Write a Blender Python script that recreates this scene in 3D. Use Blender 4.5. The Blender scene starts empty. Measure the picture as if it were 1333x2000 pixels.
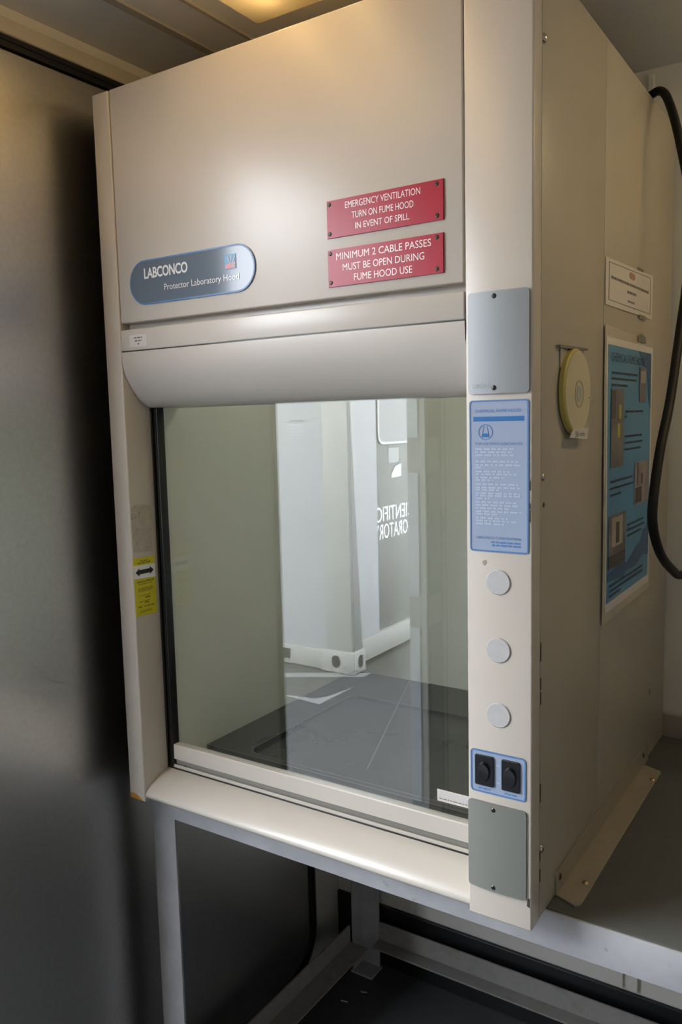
import bpy, bmesh, math, random
from mathutils import Vector, Matrix
random.seed(7)
PI = math.pi
S = bpy.context.scene
COL = S.collection

# ------------------------------------------------------------------ camera
cam = bpy.data.cameras.new('camera')
cam.sensor_fit = 'VERTICAL'; cam.sensor_height = 36.0
cam.lens = 1598.22 / 2000 * 36.0
cam.clip_start = 0.02
camo = bpy.data.objects.new('camera', cam); COL.objects.link(camo)
camo.location = (1.34322, -1.16488, 0.81232)
camo.rotation_euler = (1.457798, 0.0237164, 0.5819847)
S.camera = camo
S.view_settings.view_transform = 'Standard'
S.view_settings.look = 'None'
S.view_settings.exposure = 0.15
S.view_settings.gamma = 1.0
S.view_settings.use_curve_mapping = False
S.cycles.max_bounces = 10
S.cycles.diffuse_bounces = 5
S.cycles.glossy_bounces = 5
S.cycles.transparent_max_bounces = 16
S.cycles.use_denoising = True
S.cycles.use_adaptive_sampling = False
S.cycles.sample_clamp_indirect = 60.0
S.cycles.caustics_reflective = False
S.cycles.caustics_refractive = False

# ------------------------------------------------------------------ light
SKY = 17.0            # overcast sky outside the open doorway
LAMP = 10.5            # warm fluorescent tubes
w = bpy.data.worlds.new('overcast_sky'); S.world = w
w.use_nodes = True
nt = w.node_tree; nt.nodes.clear()
bg = nt.nodes.new('ShaderNodeBackground'); out = nt.nodes.new('ShaderNodeOutputWorld')
tc = nt.nodes.new('ShaderNodeTexCoord'); sx = nt.nodes.new('ShaderNodeSeparateXYZ')
rp = nt.nodes.new('ShaderNodeValToRGB')
rp.color_ramp.elements[0].position = 0.0; rp.color_ramp.elements[0].color = (0.80, 0.86, 0.95, 1)
rp.color_ramp.elements[1].position = 1.0; rp.color_ramp.elements[1].color = (0.93, 0.97, 1.0, 1)
nt.links.new(tc.outputs['Generated'], sx.inputs[0]); nt.links.new(sx.outputs['Z'], rp.inputs[0])
nt.links.new(rp.outputs[0], bg.inputs[0]); bg.inputs[1].default_value = SKY
nt.links.new(bg.outputs[0], out.inputs[0])

# room extents (z = 0 is the underside of the hood's posts)
FZ, CZ = -0.94, 1.615
XL, XR, YB, YF = -0.10, 3.3, 0.95, -2.15
OY0, OY1, OZ1 = -1.40, -0.477, 1.50       # doorway in the left wall
GZ = -1.10                                  # ground outside

pl = bpy.data.lights.new('doorway_daylight_portal', 'AREA'); pl.shape = 'RECTANGLE'
pl.size = OY1 - OY0; pl.size_y = OZ1 - FZ; pl.cycles.is_portal = True
plo = bpy.data.objects.new('doorway_daylight_portal', pl); COL.objects.link(plo)
plo.location = (XL - 0.06, (OY0 + OY1) / 2, (OZ1 + FZ) / 2)
plo.rotation_euler = (0, -PI / 2, 0)        # faces +x, into the room

# ------------------------------------------------------------------ materials
MATS = {}
def mat(name, col, rough=0.5, metal=0.0, spec=0.5, var=0.0, vscale=8.0, bump=0.0, bscale=200.0,
        emit=None, estr=0.0, stretch=(1, 1, 1), rvar=0.0, aniso=0.0, dirt=None, dscale=6.0, dlo=0.62, dhi=0.75, coat=0.0):
    m = bpy.data.materials.new(name); m.use_nodes = True
    nt = m.node_tree; b = nt.nodes['Principled BSDF']
    b.inputs['Base Color'].default_value = (*col, 1)
    b.inputs['Roughness'].default_value = rough
    b.inputs['Metallic'].default_value = metal
    b.inputs['Specular IOR Level'].default_value = spec
    b.inputs['Anisotropic'].default_value = aniso
    b.inputs['Coat Weight'].default_value = coat
    b.inputs['Coat Roughness'].default_value = 0.05
    if emit:
        b.inputs['Emission Color'].default_value = (*emit, 1); b.inputs['Emission Strength'].default_value = estr
    t = nt.nodes.new('ShaderNodeTexCoord'); mp = nt.nodes.new('ShaderNodeMapping')
    mp.inputs['Scale'].default_value = stretch
    nt.links.new(t.outputs['Object'], mp.inputs[0])
    src = None
    if var or rvar:
        n = nt.nodes.new('ShaderNodeTexNoise'); n.inputs['Scale'].default_value = vscale
        n.inputs['Detail'].default_value = 6; n.inputs['Roughness'].default_value = 0.6
        nt.links.new(mp.outputs[0], n.inputs['Vector'])
        if var:
            r = nt.nodes.new('ShaderNodeValToRGB')
            r.color_ramp.elements[0].position = 0.3; r.color_ramp.elements[1].position = 0.7
            r.color_ramp.elements[0].color = (*[max(0, c * (1 - var)) for c in col], 1)
            r.color_ramp.elements[1].color = (*[min(1, c * (1 + var)) for c in col], 1)
            nt.links.new(n.outputs['Fac'], r.inputs[0]); src = r.outputs[0]
        if rvar:
            q = nt.nodes.new('ShaderNodeMapRange')
            q.inputs['From Min'].default_value = 0.3; q.inputs['From Max'].default_value = 0.7
            q.inputs['To Min'].default_value = rough - rvar; q.inputs['To Max'].default_value = rough + rvar
            nt.links.new(n.outputs['Fac'], q.inputs[0]); nt.links.new(q.outputs[0], b.inputs['Roughness'])
    if dirt:
        n2 = nt.nodes.new('ShaderNodeTexNoise'); n2.inputs['Scale'].default_value = dscale
        n2.inputs['Detail'].default_value = 8; n2.inputs['Roughness'].default_value = 0.7
        nt.links.new(t.outputs['Object'], n2.inputs['Vector'])
        q2 = nt.nodes.new('ShaderNodeMapRange')
        q2.inputs['From Min'].default_value = dlo; q2.inputs['From Max'].default_value = dhi
        nt.links.new(n2.outputs['Fac'], q2.inputs[0])
        mx = nt.nodes.new('ShaderNodeMix'); mx.data_type = 'RGBA'
        nt.links.new(q2.outputs[0], mx.inputs['Factor'])
        if src: nt.links.new(src, mx.inputs['A'])
        else: mx.inputs['A'].default_value = (*col, 1)
        mx.inputs['B'].default_value = (*dirt, 1)
        src = mx.outputs['Result']
    if src: nt.links.new(src, b.inputs['Base Color'])
    if bump:
        n3 = nt.nodes.new('ShaderNodeTexNoise'); n3.inputs['Scale'].default_value = bscale
        n3.inputs['Detail'].default_value = 3
        nt.links.new(mp.outputs[0], n3.inputs['Vector'])
        bp = nt.nodes.new('ShaderNodeBump'); bp.inputs['Strength'].default_value = bump
        bp.inputs['Distance'].default_value = 0.001
        nt.links.new(n3.outputs['Fac'], bp.inputs['Height']); nt.links.new(bp.outputs[0], b.inputs['Normal'])
    MATS[name] = m
    return m

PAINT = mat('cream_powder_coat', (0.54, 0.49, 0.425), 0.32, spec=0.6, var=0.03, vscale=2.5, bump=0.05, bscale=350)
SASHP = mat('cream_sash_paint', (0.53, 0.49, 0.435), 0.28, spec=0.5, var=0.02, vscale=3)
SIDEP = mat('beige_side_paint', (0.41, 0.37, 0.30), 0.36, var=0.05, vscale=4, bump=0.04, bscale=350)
LINER = mat('pale_green_liner', (0.74, 0.74, 0.66), 0.40, var=0.03, vscale=4)
STEEL = mat('brushed_stainless_steel', (0.54, 0.53, 0.515), 0.33, 1.0, var=0.05, vscale=90, bump=0.10, bscale=260)
STEELD = mat('brushed_steel_dark', (0.40, 0.40, 0.40), 0.35, 1.0, var=0.1, vscale=10)
RUBBER = mat('black_rubber', (0.006, 0.006, 0.007), 0.35)
BLACK = mat('black_plastic', (0.008, 0.009, 0.012), 0.30)
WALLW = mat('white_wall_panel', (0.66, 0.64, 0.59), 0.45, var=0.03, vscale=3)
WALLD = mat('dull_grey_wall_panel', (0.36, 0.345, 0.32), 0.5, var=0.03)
REVEAL = mat('grey_door_reveal', (0.115, 0.115, 0.11), 0.5)
ALU = mat('pale_blue_grey_plate', (0.20, 0.215, 0.235), 0.35)
RECSHADE = mat('sash_recess_shade', (0.24, 0.225, 0.20), 0.4)  # shade of the recess under the sash handle, put into the colour
CEIL = mat('painted_ceiling_panel', (0.74, 0.725, 0.69), 0.5, var=0.04, vscale=3)
CEILG = mat('ceiling_joint_cover', (0.40, 0.37, 0.32), 0.5)
TRIM = mat('beige_metal_trim', (0.50, 0.45, 0.36), 0.4, var=0.05)
FLOOR = mat('dark_vinyl_floor', (0.075, 0.077, 0.08), 0.42, var=0.2, vscale=5, dirt=(0.12, 0.115, 0.11), dscale=40, dlo=0.68, dhi=0.8)
BENCHT = mat('grey_laminate_bench_top', (0.095, 0.10, 0.095), 0.33, var=0.15, vscale=6, dirt=(0.26, 0.26, 0.25), dscale=11, dlo=0.66, dhi=0.84)
FRAME = mat('grey_painted_frame', (0.40, 0.40, 0.42), 0.42, var=0.12, vscale=12, dirt=(0.20, 0.21, 0.23), dscale=45, dlo=0.63, dhi=0.72)
FRAMED = mat('dusty_grey_frame', (0.30, 0.29, 0.275), 0.5, var=0.15, vscale=14, dirt=(0.17, 0.15, 0.13), dscale=14, dlo=0.5, dhi=0.75)
UPST = mat('brown_grey_upstand', (0.27, 0.24, 0.20), 0.5, var=0.15, vscale=20)
BRKT = mat('beige_painted_bracket', (0.33, 0.29, 0.225), 0.42, var=0.08, vscale=15)
PLATEM = mat('anodised_cover_plate', (0.26, 0.27, 0.275), 0.42, 0.5, var=0.03, vscale=4)
PLATEG = mat('grey_green_cover_plate', (0.205, 0.21, 0.19), 0.42, 0.2, var=0.03, vscale=4)
PLUG = mat('pale_grey_plug', (0.44, 0.43, 0.425), 0.5, var=0.05, vscale=60)
BLUEL = mat('pale_blue_label', (0.28, 0.34, 0.46), 0.38)
BLUEB = mat('mid_blue_print', (0.08, 0.19, 0.42), 0.38)
BLUED = mat('strong_blue_print', (0.01, 0.13, 0.36), 0.38)
WPRINT = mat('pale_print', (0.38, 0.44, 0.55), 0.45)
BADGE = mat('slate_blue_badge', (0.13, 0.165, 0.21), 0.14, var=0.05, vscale=3)
WHITEP = mat('white_print', (0.80, 0.80, 0.80), 0.4)
GLOSSW = mat('glossy_white_print', (0.80, 0.81, 0.83), 0.14)
GREYP = mat('light_grey_print', (0.50, 0.52, 0.55), 0.4)
REDS = mat('red_engraved_plastic', (0.38, 0.006, 0.025), 0.30, spec=0.35, var=0.04, vscale=20)
ENGR = mat('engraved_white', (0.85, 0.76, 0.74), 0.3)
SCREW = mat('dark_screw', (0.10, 0.09, 0.075), 0.3, 0.9)
BOLT = mat('bright_bolt', (0.55, 0.50, 0.42), 0.18, 1.0)
SCREWB = mat('brass_screw', (0.55, 0.45, 0.27), 0.25, 1.0)
YEL = mat('yellow_sticker', (0.62, 0.56, 0.01), 0.4)
YELP = mat('olive_print', (0.24, 0.20, 0.01), 0.5)
PAPER = mat('white_paper', (0.62, 0.58, 0.54), 0.5)
CLEARL = mat('lamination_edge', (0.47, 0.42, 0.335), 0.22)
POST = mat('poster_blue', (0.06, 0.24, 0.43), 0.3)
POSTD = mat('poster_dark_blue', (0.0, 0.065, 0.19), 0.3)
INK = mat('dark_ink', (0.03, 0.045, 0.06), 0.5)
INKG = mat('grey_ink', (0.16, 0.15, 0.15), 0.5)
PINKI = mat('faded_red_ink', (0.40, 0.20, 0.17), 0.5)
TAPE = mat('grey_tape', (0.20, 0.18, 0.15), 0.25)
PHG = mat('photo_print_grey', (0.13, 0.12, 0.115), 0.35, var=0.5, vscale=22)
PHB = mat('photo_print_pink', (0.27, 0.22, 0.21), 0.35, var=0.3, vscale=16)
PHK = mat('photo_print_dark', (0.05, 0.04, 0.035), 0.35)
PHY = mat('photo_print_yellow', (0.45, 0.42, 0.03), 0.35)
PHL = mat('photo_print_light', (0.38, 0.33, 0.28), 0.35)
DISC = mat('pale_yellow_tape', (0.56, 0.51, 0.34), 0.45, var=0.04, vscale=20)
DISCE = mat('yellow_tape_edge', (0.50, 0.41, 0.11), 0.45)
DISCC = mat('grey_tape_core', (0.36, 0.36, 0.31), 0.4)
CABLE = mat('black_cable_rubber', (0.006, 0.006, 0.006), 0.55, spec=0.3)
EPOXY = mat('dark_grey_work_surface', (0.055, 0.055, 0.055), 0.30, var=0.35, vscale=5, dirt=(0.13, 0.12, 0.11), dscale=7, dlo=0.6, dhi=0.8, rvar=0.05)
EPOXL = mat('worn_edge', (0.20, 0.195, 0.185), 0.4)
RESID = mat('old_adhesive_residue', (0.44, 0.40, 0.34), 0.5, var=0.12, vscale=60, dirt=(0.20, 0.15, 0.10), dscale=45, dlo=0.57, dhi=0.68)
CHIP = mat('exposed_dark_metal', (0.06, 0.045, 0.03), 0.5, 0.4)
RUST = mat('orange_rust', (0.42, 0.20, 0.02), 0.6, var=0.3, vscale=80)
CONT = mat('container_white_paint', (0.265, 0.27, 0.285), 0.5, var=0.03, vscale=2)
CONTC = mat('container_cream_paint', (0.275, 0.272, 0.26), 0.5, var=0.05, vscale=3, dirt=(0.25, 0.21, 0.16), dscale=9, dlo=0.63, dhi=0.75)
CDOOR = mat('container_door_grey', (0.12, 0.122, 0.123), 0.45, var=0.03, vscale=2)
CWIN = mat('container_window_grey', (0.185, 0.19, 0.195), 0.3)
GROUND = mat('asphalt_ground', (0.04, 0.04, 0.041), 0.85, var=0.15, vscale=20)
MARK = mat('white_road_paint', (0.17, 0.17, 0.17), 0.7, var=0.05, vscale=12)
PINK = mat('logo_red', (0.62, 0.14, 0.15), 0.3)
LBLUE = mat('logo_blue', (0.05, 0.25, 0.48), 0.3)
TUBE = mat('fluorescent_tube', (0.9, 0.85, 0.7), 0.4, emit=(1.0, 0.72, 0.36), estr=LAMP)

TUBE2 = mat('fluorescent_tube_bright', (0.9, 0.85, 0.7), 0.4, emit=(1.0, 0.84, 0.58), estr=LAMP * 2.1)
TUBEFILL = mat('added_hood_fill', (0.9, 0.9, 0.85), 0.4, emit=(1.0, 0.96, 0.88), estr=7.5)  # glow of the fill tube added inside the hood
def glass_mat(name, tint, f0=0.09):
    m = bpy.data.materials.new(name); m.use_nodes = True
    nt = m.node_tree; nt.nodes.clear()
    o = nt.nodes.new('ShaderNodeOutputMaterial'); mx = nt.nodes.new('ShaderNodeMixShader')
    tr = nt.nodes.new('ShaderNodeBsdfTransparent'); gl = nt.nodes.new('ShaderNodeBsdfGlossy')
    lw = nt.nodes.new('ShaderNodeLayerWeight'); lw.inputs['Blend'].default_value = 0.5
    p = nt.nodes.new('ShaderNodeMath'); p.operation = 'POWER'; p.inputs[1].default_value = 5
    ma = nt.nodes.new('ShaderNodeMath'); ma.operation = 'MULTIPLY_ADD'
    ma.inputs[1].default_value = 1 - f0; ma.inputs[2].default_value = f0
    tr.inputs[0].default_value = (*tint, 1); gl.inputs['Roughness'].default_value = 0.0
    nt.links.new(lw.outputs['Facing'], p.inputs[0]); nt.links.new(p.outputs[0], ma.inputs[0])
    nt.links.new(ma.outputs[0], mx.inputs[0]); nt.links.new(tr.outputs[0], mx.inputs[1])
    nt.links.new(gl.outputs[0], mx.inputs[2]); nt.links.new(mx.outputs[0], o.inputs[0])
    return m
GLASS = glass_mat('sash_glass', (0.97, 0.985, 0.975))
def lens_mat():
    m = bpy.data.materials.new('amber_lamp_lens'); m.use_nodes = True
    nt = m.node_tree; nt.nodes.clear()
    o = nt.nodes.new('ShaderNodeOutputMaterial'); mx = nt.nodes.new('ShaderNodeMixShader'); mx.inputs[0].default_value = 0.35
    tr = nt.nodes.new('ShaderNodeBsdfTransparent'); tr.inputs[0].default_value = (0.95, 0.88, 0.70, 1)
    tl = nt.nodes.new('ShaderNodeBsdfTranslucent'); tl.inputs[0].default_value = (0.75, 0.62, 0.40, 1)
    nt.links.new(tr.outputs[0], mx.inputs[1]); nt.links.new(tl.outputs[0], mx.inputs[2]); nt.links.new(mx.outputs[0], o.inputs[0])
    return m
LENS = lens_mat()

# ------------------------------------------------------------------ helpers
ORG = {}
def wo(o): return ORG.get(o.name, Vector((0, 0, 0)))
def meta(o, label=None, cat=None, group=None, kind=None):
    if label: o['label'] = label
    if cat: o['category'] = cat
    if group: o['group'] = group
    if kind: o['kind'] = kind
    return o
def empty(name, loc, label, cat, group=None):
    o = bpy.data.objects.new(name, None); COL.objects.link(o); o.location = loc
    o.empty_display_size = 0.05
    ORG[o.name] = Vector(loc)
    return meta(o, label, cat, group)
class MB:
    def __init__(s): s.bm = bmesh.new(); s.mats = []
    def mi(s, m):
        if m not in s.mats: s.mats.append(m)
        return s.mats.index(m)
    def poly(s, pts, m=None):
        f = s.bm.faces.new([s.bm.verts.new(p) for p in pts]); f.material_index = s.mi(m) if m else 0; return f
    def box(s, x0, x1, y0, y1, z0, z1, bev=0.0, m=None, seg=2):
        r = bmesh.ops.create_cube(s.bm, size=1.0)
        vs = r['verts']
        for v in vs:
            v.co = ((x0 + x1) / 2 + v.co.x * (x1 - x0), (y0 + y1) / 2 + v.co.y * (y1 - y0), (z0 + z1) / 2 + v.co.z * (z1 - z0))
        fs = {f for v in vs for f in v.link_faces}
        i = s.mi(m) if m else 0
        for f in fs: f.material_index = i
        if bev:
            es = {e for v in vs for e in v.link_edges}
            bmesh.ops.bevel(s.bm, geom=list(es), offset=bev, segments=seg, affect='EDGES', profile=0.5)
        return s
    def prism(s, fr, uv, w0, w1, m=None, bev=0.0):
        """outline uv (list of (u,v)) extruded from w0 to w1 through frame fr"""
        n = len(uv); i = s.mi(m) if m else 0
        # optional chamfer on the w1 rim
        c = (sum(p[0] for p in uv) / n, sum(p[1] for p in uv) / n)
        rings = [[(u, v, w0) for u, v in uv]]
        if bev:
            rings.append([(u, v, w1 - bev) for u, v in uv])
            def shr(p):
                d = Vector((c[0] - p[0], c[1] - p[1])); l = d.length
                return (p[0] + d.x / l * bev, p[1] + d.y / l * bev, w1) if l > bev else (p[0], p[1], w1)
            rings.append([shr(p) for p in uv])
        else: rings.append([(u, v, w1) for u, v in uv])
        R = [[s.bm.verts.new(fr(*p)) for p in r] for r in rings]
        fs = [s.bm.faces.new(R[0][::-1]), s.bm.faces.new(R[-1])]
        for a, b in zip(R, R[1:]):
            for k in range(n):
                fs.append(s.bm.faces.new((a[k], a[(k + 1) % n], b[(k + 1) % n], b[k])))
        for f in fs: f.material_index = i
        return s
    def flat(s, fr, uv, w, m=None, th=0.0004):
        return s.prism(fr, uv, w - th, w, m)
    def profile(s, pts, x0, x1, m=None):
        """closed (y,z) profile swept along x"""
        return s.prism(lambda u, v, q: (q, u, v), pts, x0, x1, m)
    def tube(s, path, r, n=12, m=None, cap=True):
        P = [Vector(p) for p in path]; i = s.mi(m) if m else 0
        rings = []; up = Vector((0.13, 0.31, 0.94)).normalized()
        for k, p in enumerate(P):
            t = (P[min(k + 1, len(P) - 1)] - P[max(k - 1, 0)]).normalized()
            a = up - t * up.dot(t)
            if a.length < 1e-3: a = Vector((1, 0, 0)) - t * t.x
            a.normalize(); up = a; b = t.cross(a)
            rings.append([s.bm.verts.new(p + (a * math.cos(q * 2 * PI / n) + b * math.sin(q * 2 * PI / n)) * r) for q in range(n)])
        fs = []
        for a, b in zip(rings, rings[1:]):
            for k in range(n): fs.append(s.bm.faces.new((a[k], a[(k + 1) % n], b[(k + 1) % n], b[k])))
        if cap: fs += [s.bm.faces.new(rings[0][::-1]), s.bm.faces.new(rings[-1])]
        for f in fs: f.material_index = i
        return s
    def dome(s, fr, u, v, w, r, h, m=None, n=20, k=4):
        i = s.mi(m) if m else 0; prev = None
        for j in range(k + 1):
            a = j / k * PI / 2
            rr, hh = r * math.cos(a), h * math.sin(a)
            if j == k:
                top = s.bm.verts.new(fr(u, v, w + h))
                for q in range(n): s.bm.faces.new((prev[q], prev[(q + 1) % n], top)).material_index = i
            else:
                ring = [s.bm.verts.new(fr(u + rr * math.cos(q * 2 * PI / n), v + rr * math.sin(q * 2 * PI / n), w + hh)) for q in range(n)]
                if prev:
                    for q in range(n): s.bm.faces.new((prev[q], prev[(q + 1) % n], ring[(q + 1) % n], ring[q])).material_index = i
                else: s.bm.faces.new(ring[::-1]).material_index = i
                prev = ring
        return s
    def build(s, name, m, parent=None, smooth=None, label=None):
        bmesh.ops.recalc_face_normals(s.bm, faces=s.bm.faces[:])
        me = bpy.data.meshes.new(name)
        o = bpy.data.objects.new(name, me); COL.objects.link(o)
        if parent is not None:
            base = wo(parent); o.parent = parent; ORG[o.name] = base.copy()
        else:
            cs = [v.co for v in s.bm.verts]
            lo = Vector([min(c[k] for c in cs) for k in range(3)]); hi = Vector([max(c[k] for c in cs) for k in range(3)])
            base = Vector(((lo.x + hi.x) / 2, (lo.y + hi.y) / 2, lo.z)); o.location = base; ORG[o.name] = base.copy()
        bmesh.ops.translate(s.bm, verts=s.bm.verts[:], vec=-base)
        s.bm.to_mesh(me); s.bm.free()
        if s.mats:
            for q in s.mats: me.materials.append(q)
        else: me.materials.append(m)
        if smooth is not None:
            for p in me.polygons: p.use_smooth = True
            me.set_sharp_from_angle(angle=math.radians(smooth))
        if label: o['label'] = label
        return o
def FRONT(y0): return lambda u, v, w: (u, y0 - w, v)
def SIDE(x0): return lambda u, v, w: (x0 + w, u, v)
def TOP(z0): return lambda u, v, w: (u, v, z0 + w)
def UNDER(z0): return lambda u, v, w: (u, -v, z0 - w)
def BACK(y0): return lambda u, v, w: (-u, y0 + w, v)        # faces +y
def rect(u0, u1, v0, v1): return [(u0, v0), (u1, v0), (u1, v1), (u0, v1)]
def rrect(u0, u1, v0, v1, r, n=6):
    P = []
    for cx, cy, a0 in ((u1 - r, v0 + r, -PI / 2), (u1 - r, v1 - r, 0), (u0 + r, v1 - r, PI / 2), (u0 + r, v0 + r, PI)):
        for k in range(n + 1):
            a = a0 + k / n * PI / 2; P.append((cx + r * math.cos(a), cy + r * math.sin(a)))
    return P
def circ(u, v, r, n=32): return [(u + r * math.cos(k * 2 * PI / n), v + r * math.sin(k * 2 * PI / n)) for k in range(n)]
def ring(mb, fr, outer, inner, w0, w1, m=None):
    """frame-shaped solid between two outlines with the same number of points"""
    n = len(outer); i = mb.mi(m) if m else 0
    L = [[mb.bm.verts.new(fr(u, v, w_)) for u, v in p] for p, w_ in ((outer, w0), (outer, w1), (inner, w1), (inner, w0))]
    for a, b in ((0, 1), (1, 2), (2, 3), (3, 0)):
        for k in range(n):
            mb.bm.faces.new((L[a][k], L[a][(k + 1) % n], L[b][(k + 1) % n], L[b][k])).material_index = i
    return mb

def text_polys(txt, bold=0.0, spacing=1.0):
    c = bpy.data.curves.new('txt', 'FONT'); c.body = txt; c.size = 1.0; c.offset = bold
    c.space_character = spacing; c.resolution_u = 3; c.fill_mode = 'BOTH'
    o = bpy.data.objects.new('txt', c); COL.objects.link(o)
    dg = bpy.context.evaluated_depsgraph_get(); dg.update()
    me = bpy.data.meshes.new_from_object(o.evaluated_get(dg))
    vs = [v.co.copy() for v in me.vertices]; fs = [tuple(p.vertices) for p in me.polygons]
    bpy.data.objects.remove(o); bpy.data.curves.remove(c); bpy.data.meshes.remove(me)
    return vs, fs
def put_text(mb, fr, txt, u0, u1, v0, v1, w, m=None, bold=0.0, spacing=1.0):
    """writes txt so that its ink fills the box (u0..u1, v0..v1) at height w"""
    vs, fs = text_polys(txt, bold, spacing)
    ax = min(v.x for v in vs); bx = max(v.x for v in vs); ay = min(v.y for v in vs); by = max(v.y for v in vs)
    i = mb.mi(m) if m else 0
    N = [mb.bm.verts.new(fr(u0 + (v.x - ax) / (bx - ax) * (u1 - u0), v0 + (v.y - ay) / (by - ay) * (v1 - v0), w)) for v in vs]
    for f in fs:
        try: mb.bm.faces.new([N[k] for k in f]).material_index = i
        except ValueError: pass
def bars(mb, fr, u0, u1, v, h, w, m=None, seed=0, slope=0.0):
    """one line of print too small to read: a row of word-long dashes"""
    rnd = random.Random(seed); u = u0
    while u < u1 - h * 0.6:
        l = min(rnd.uniform(1.6, 5.0) * h, u1 - u)
        a, b = v + slope * (u - u0), v + slope * (u + l - u0)
        mb.flat(fr, [(u, a), (u + l, b), (u + l, b + h), (u, a + h)], w, m, th=0.0002)
        u += l + h * 0.7
def screw(name, fr, u, v, w, r, h, m, parent, slot=True):
    b = MB(); b.dome(fr, u, v, w - 0.0005, r, h, m, n=14, k=3)
    if slot:
        b.flat(fr, rect(u - r * 0.7, u + r * 0.7, v - r * 0.14, v + r * 0.14), w + h * 1.02, BLACK, th=0.0004)
        b.flat(fr, rect(u - r * 0.14, u + r * 0.14, v - r * 0.7, v + r * 0.7), w + h * 1.02, BLACK, th=0.0004)
    return b.build(name, m, parent, smooth=50)
def struct(name, mb, m, label=None, cat=None, smooth=None):
    o = mb.build(name, m, smooth=smooth); o['kind'] = 'structure'
    if label: o['label'] = label
    if cat: o['category'] = cat
    return o

# ================================================================== the room
b = MB(); b.box(XL - 0.06, XR + 0.06, YF - 0.06, YB + 0.06, FZ - 0.08, FZ)
struct('floor', b, FLOOR, 'dark grey vinyl floor under the bench', 'floor')
b = MB(); b.box(XL - 0.06, XR + 0.06, YF - 0.06, YB + 0.06, CZ, CZ + 0.06)
ceil = struct('ceiling', b, CEIL, 'low painted metal ceiling above the hood', 'ceiling')
for gx, gw in ((0.085, 0.028), (0.195, 0.016)):
    b = MB(); b.profile([(-gw / 2, 0), (gw / 2, 0), (gw / 2 - 0.004, -0.004), (-gw / 2 + 0.004, -0.004)], 0, 1)
    b.bm.free(); b = MB()
    b.prism(lambda u, v, q: (gx + u, q, CZ + v), [(-gw / 2, 0.002), (-gw / 2 + 0.004, -0.004), (gw / 2 - 0.004, -0.004), (gw / 2, 0.002)], YF, YB)
    b.build('joint_cover', CEILG, ceil)
b = MB(); b.box(XL - 0.06, XR + 0.06, YB, YB + 0.06, FZ, CZ)
struct('wall_back', b, WALLW, 'off-white panelled wall behind the hood and bench', 'wall')
b = MB(); b.box(XR, XR + 0.06, YF - 0.06, YB, FZ, CZ)
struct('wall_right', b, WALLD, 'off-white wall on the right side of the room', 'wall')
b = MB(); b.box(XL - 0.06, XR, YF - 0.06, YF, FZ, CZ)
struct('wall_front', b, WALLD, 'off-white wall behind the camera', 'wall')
b = MB()
b.box(XL - 0.06, XL, OY1, YB, FZ, CZ)
b.box(XL - 0.06, XL, YF, OY0, FZ, CZ)
b.box(XL - 0.06, XL, OY0, OY1, OZ1, CZ)
struct('wall_left', b, WALLW, 'off-white left wall with the open doorway', 'wall')

# sliding stainless door, parked on the left wall behind the hood
DX = -0.072
b = MB()
dr = rrect(OY1 + 0.02, 0.745, -0.861, 1.523, 0.112, 10)
b.prism(SIDE(0), dr, XL + 0.002, DX, STEEL, bev=0.004)
d1 = struct('door_1', b, STEEL, 'tall brushed stainless steel door left of the fume hood', 'door', smooth=30)
b = MB()
ring(b, SIDE(0), rrect(OY1, 0.768, -0.884, 1.546, 0.135, 10), rrect(OY1 + 0.016, 0.746, -0.862, 1.524, 0.113, 10), XL + 0.001, DX + 0.006, RUBBER)
ring(b, SIDE(0), rrect(OY1 + 0.008, 0.760, -0.876, 1.538, 0.127, 10), rrect(OY1 + 0.011, 0.757, -0.873, 1.535, 0.124, 10), XL + 0.001, DX + 0.009, RUBBER)
b.build('rubber_gasket', RUBBER, d1, smooth=40)
b = MB()
ring(b, SIDE(0), rrect(OY1, 0.778, -0.894, 1.549, 0.145, 10), rrect(OY1 + 0.001, 0.769, -0.885, 1.547, 0.136, 10), XL + 0.001, DX + 0.003, STEELD)
b.build('gasket_channel', STEELD, d1, smooth=40)
b = MB(); b.box(XL + 0.001, DX, -1.45, YB - 0.001, 1.551, 1.581, 0.003)
struct('trim_1', b, TRIM, 'beige metal trim strip above the steel door', 'trim')
b = MB(); b.box(XL + 0.001, 2.3, YB - 0.012, YB - 0.001, FZ + 0.001, -0.735, 0.002)
struct('baseboard_back', b, RUBBER, 'black skirting at the foot of the back wall', 'skirting')
for i, jx in enumerate((0.162, 0.836, 1.51)):
    for dx in (-0.021, 0.017):
        pass
    b = MB()
    b.box(jx - 0.026, jx - 0.012, YB - 0.014, YB - 0.001, -0.725, 1.600, 0.002)
    b.box(jx + 0.012, jx + 0.026, YB - 0.014, YB - 0.001, -0.725, 1.600, 0.002)
    b.box(jx - 0.012, jx + 0.012, YB - 0.004, YB - 0.001, -0.72, 1.598)
    struct('trim_%d' % (i + 2), b, WALLW, 'white double joint strip on the back wall', 'trim')

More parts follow.
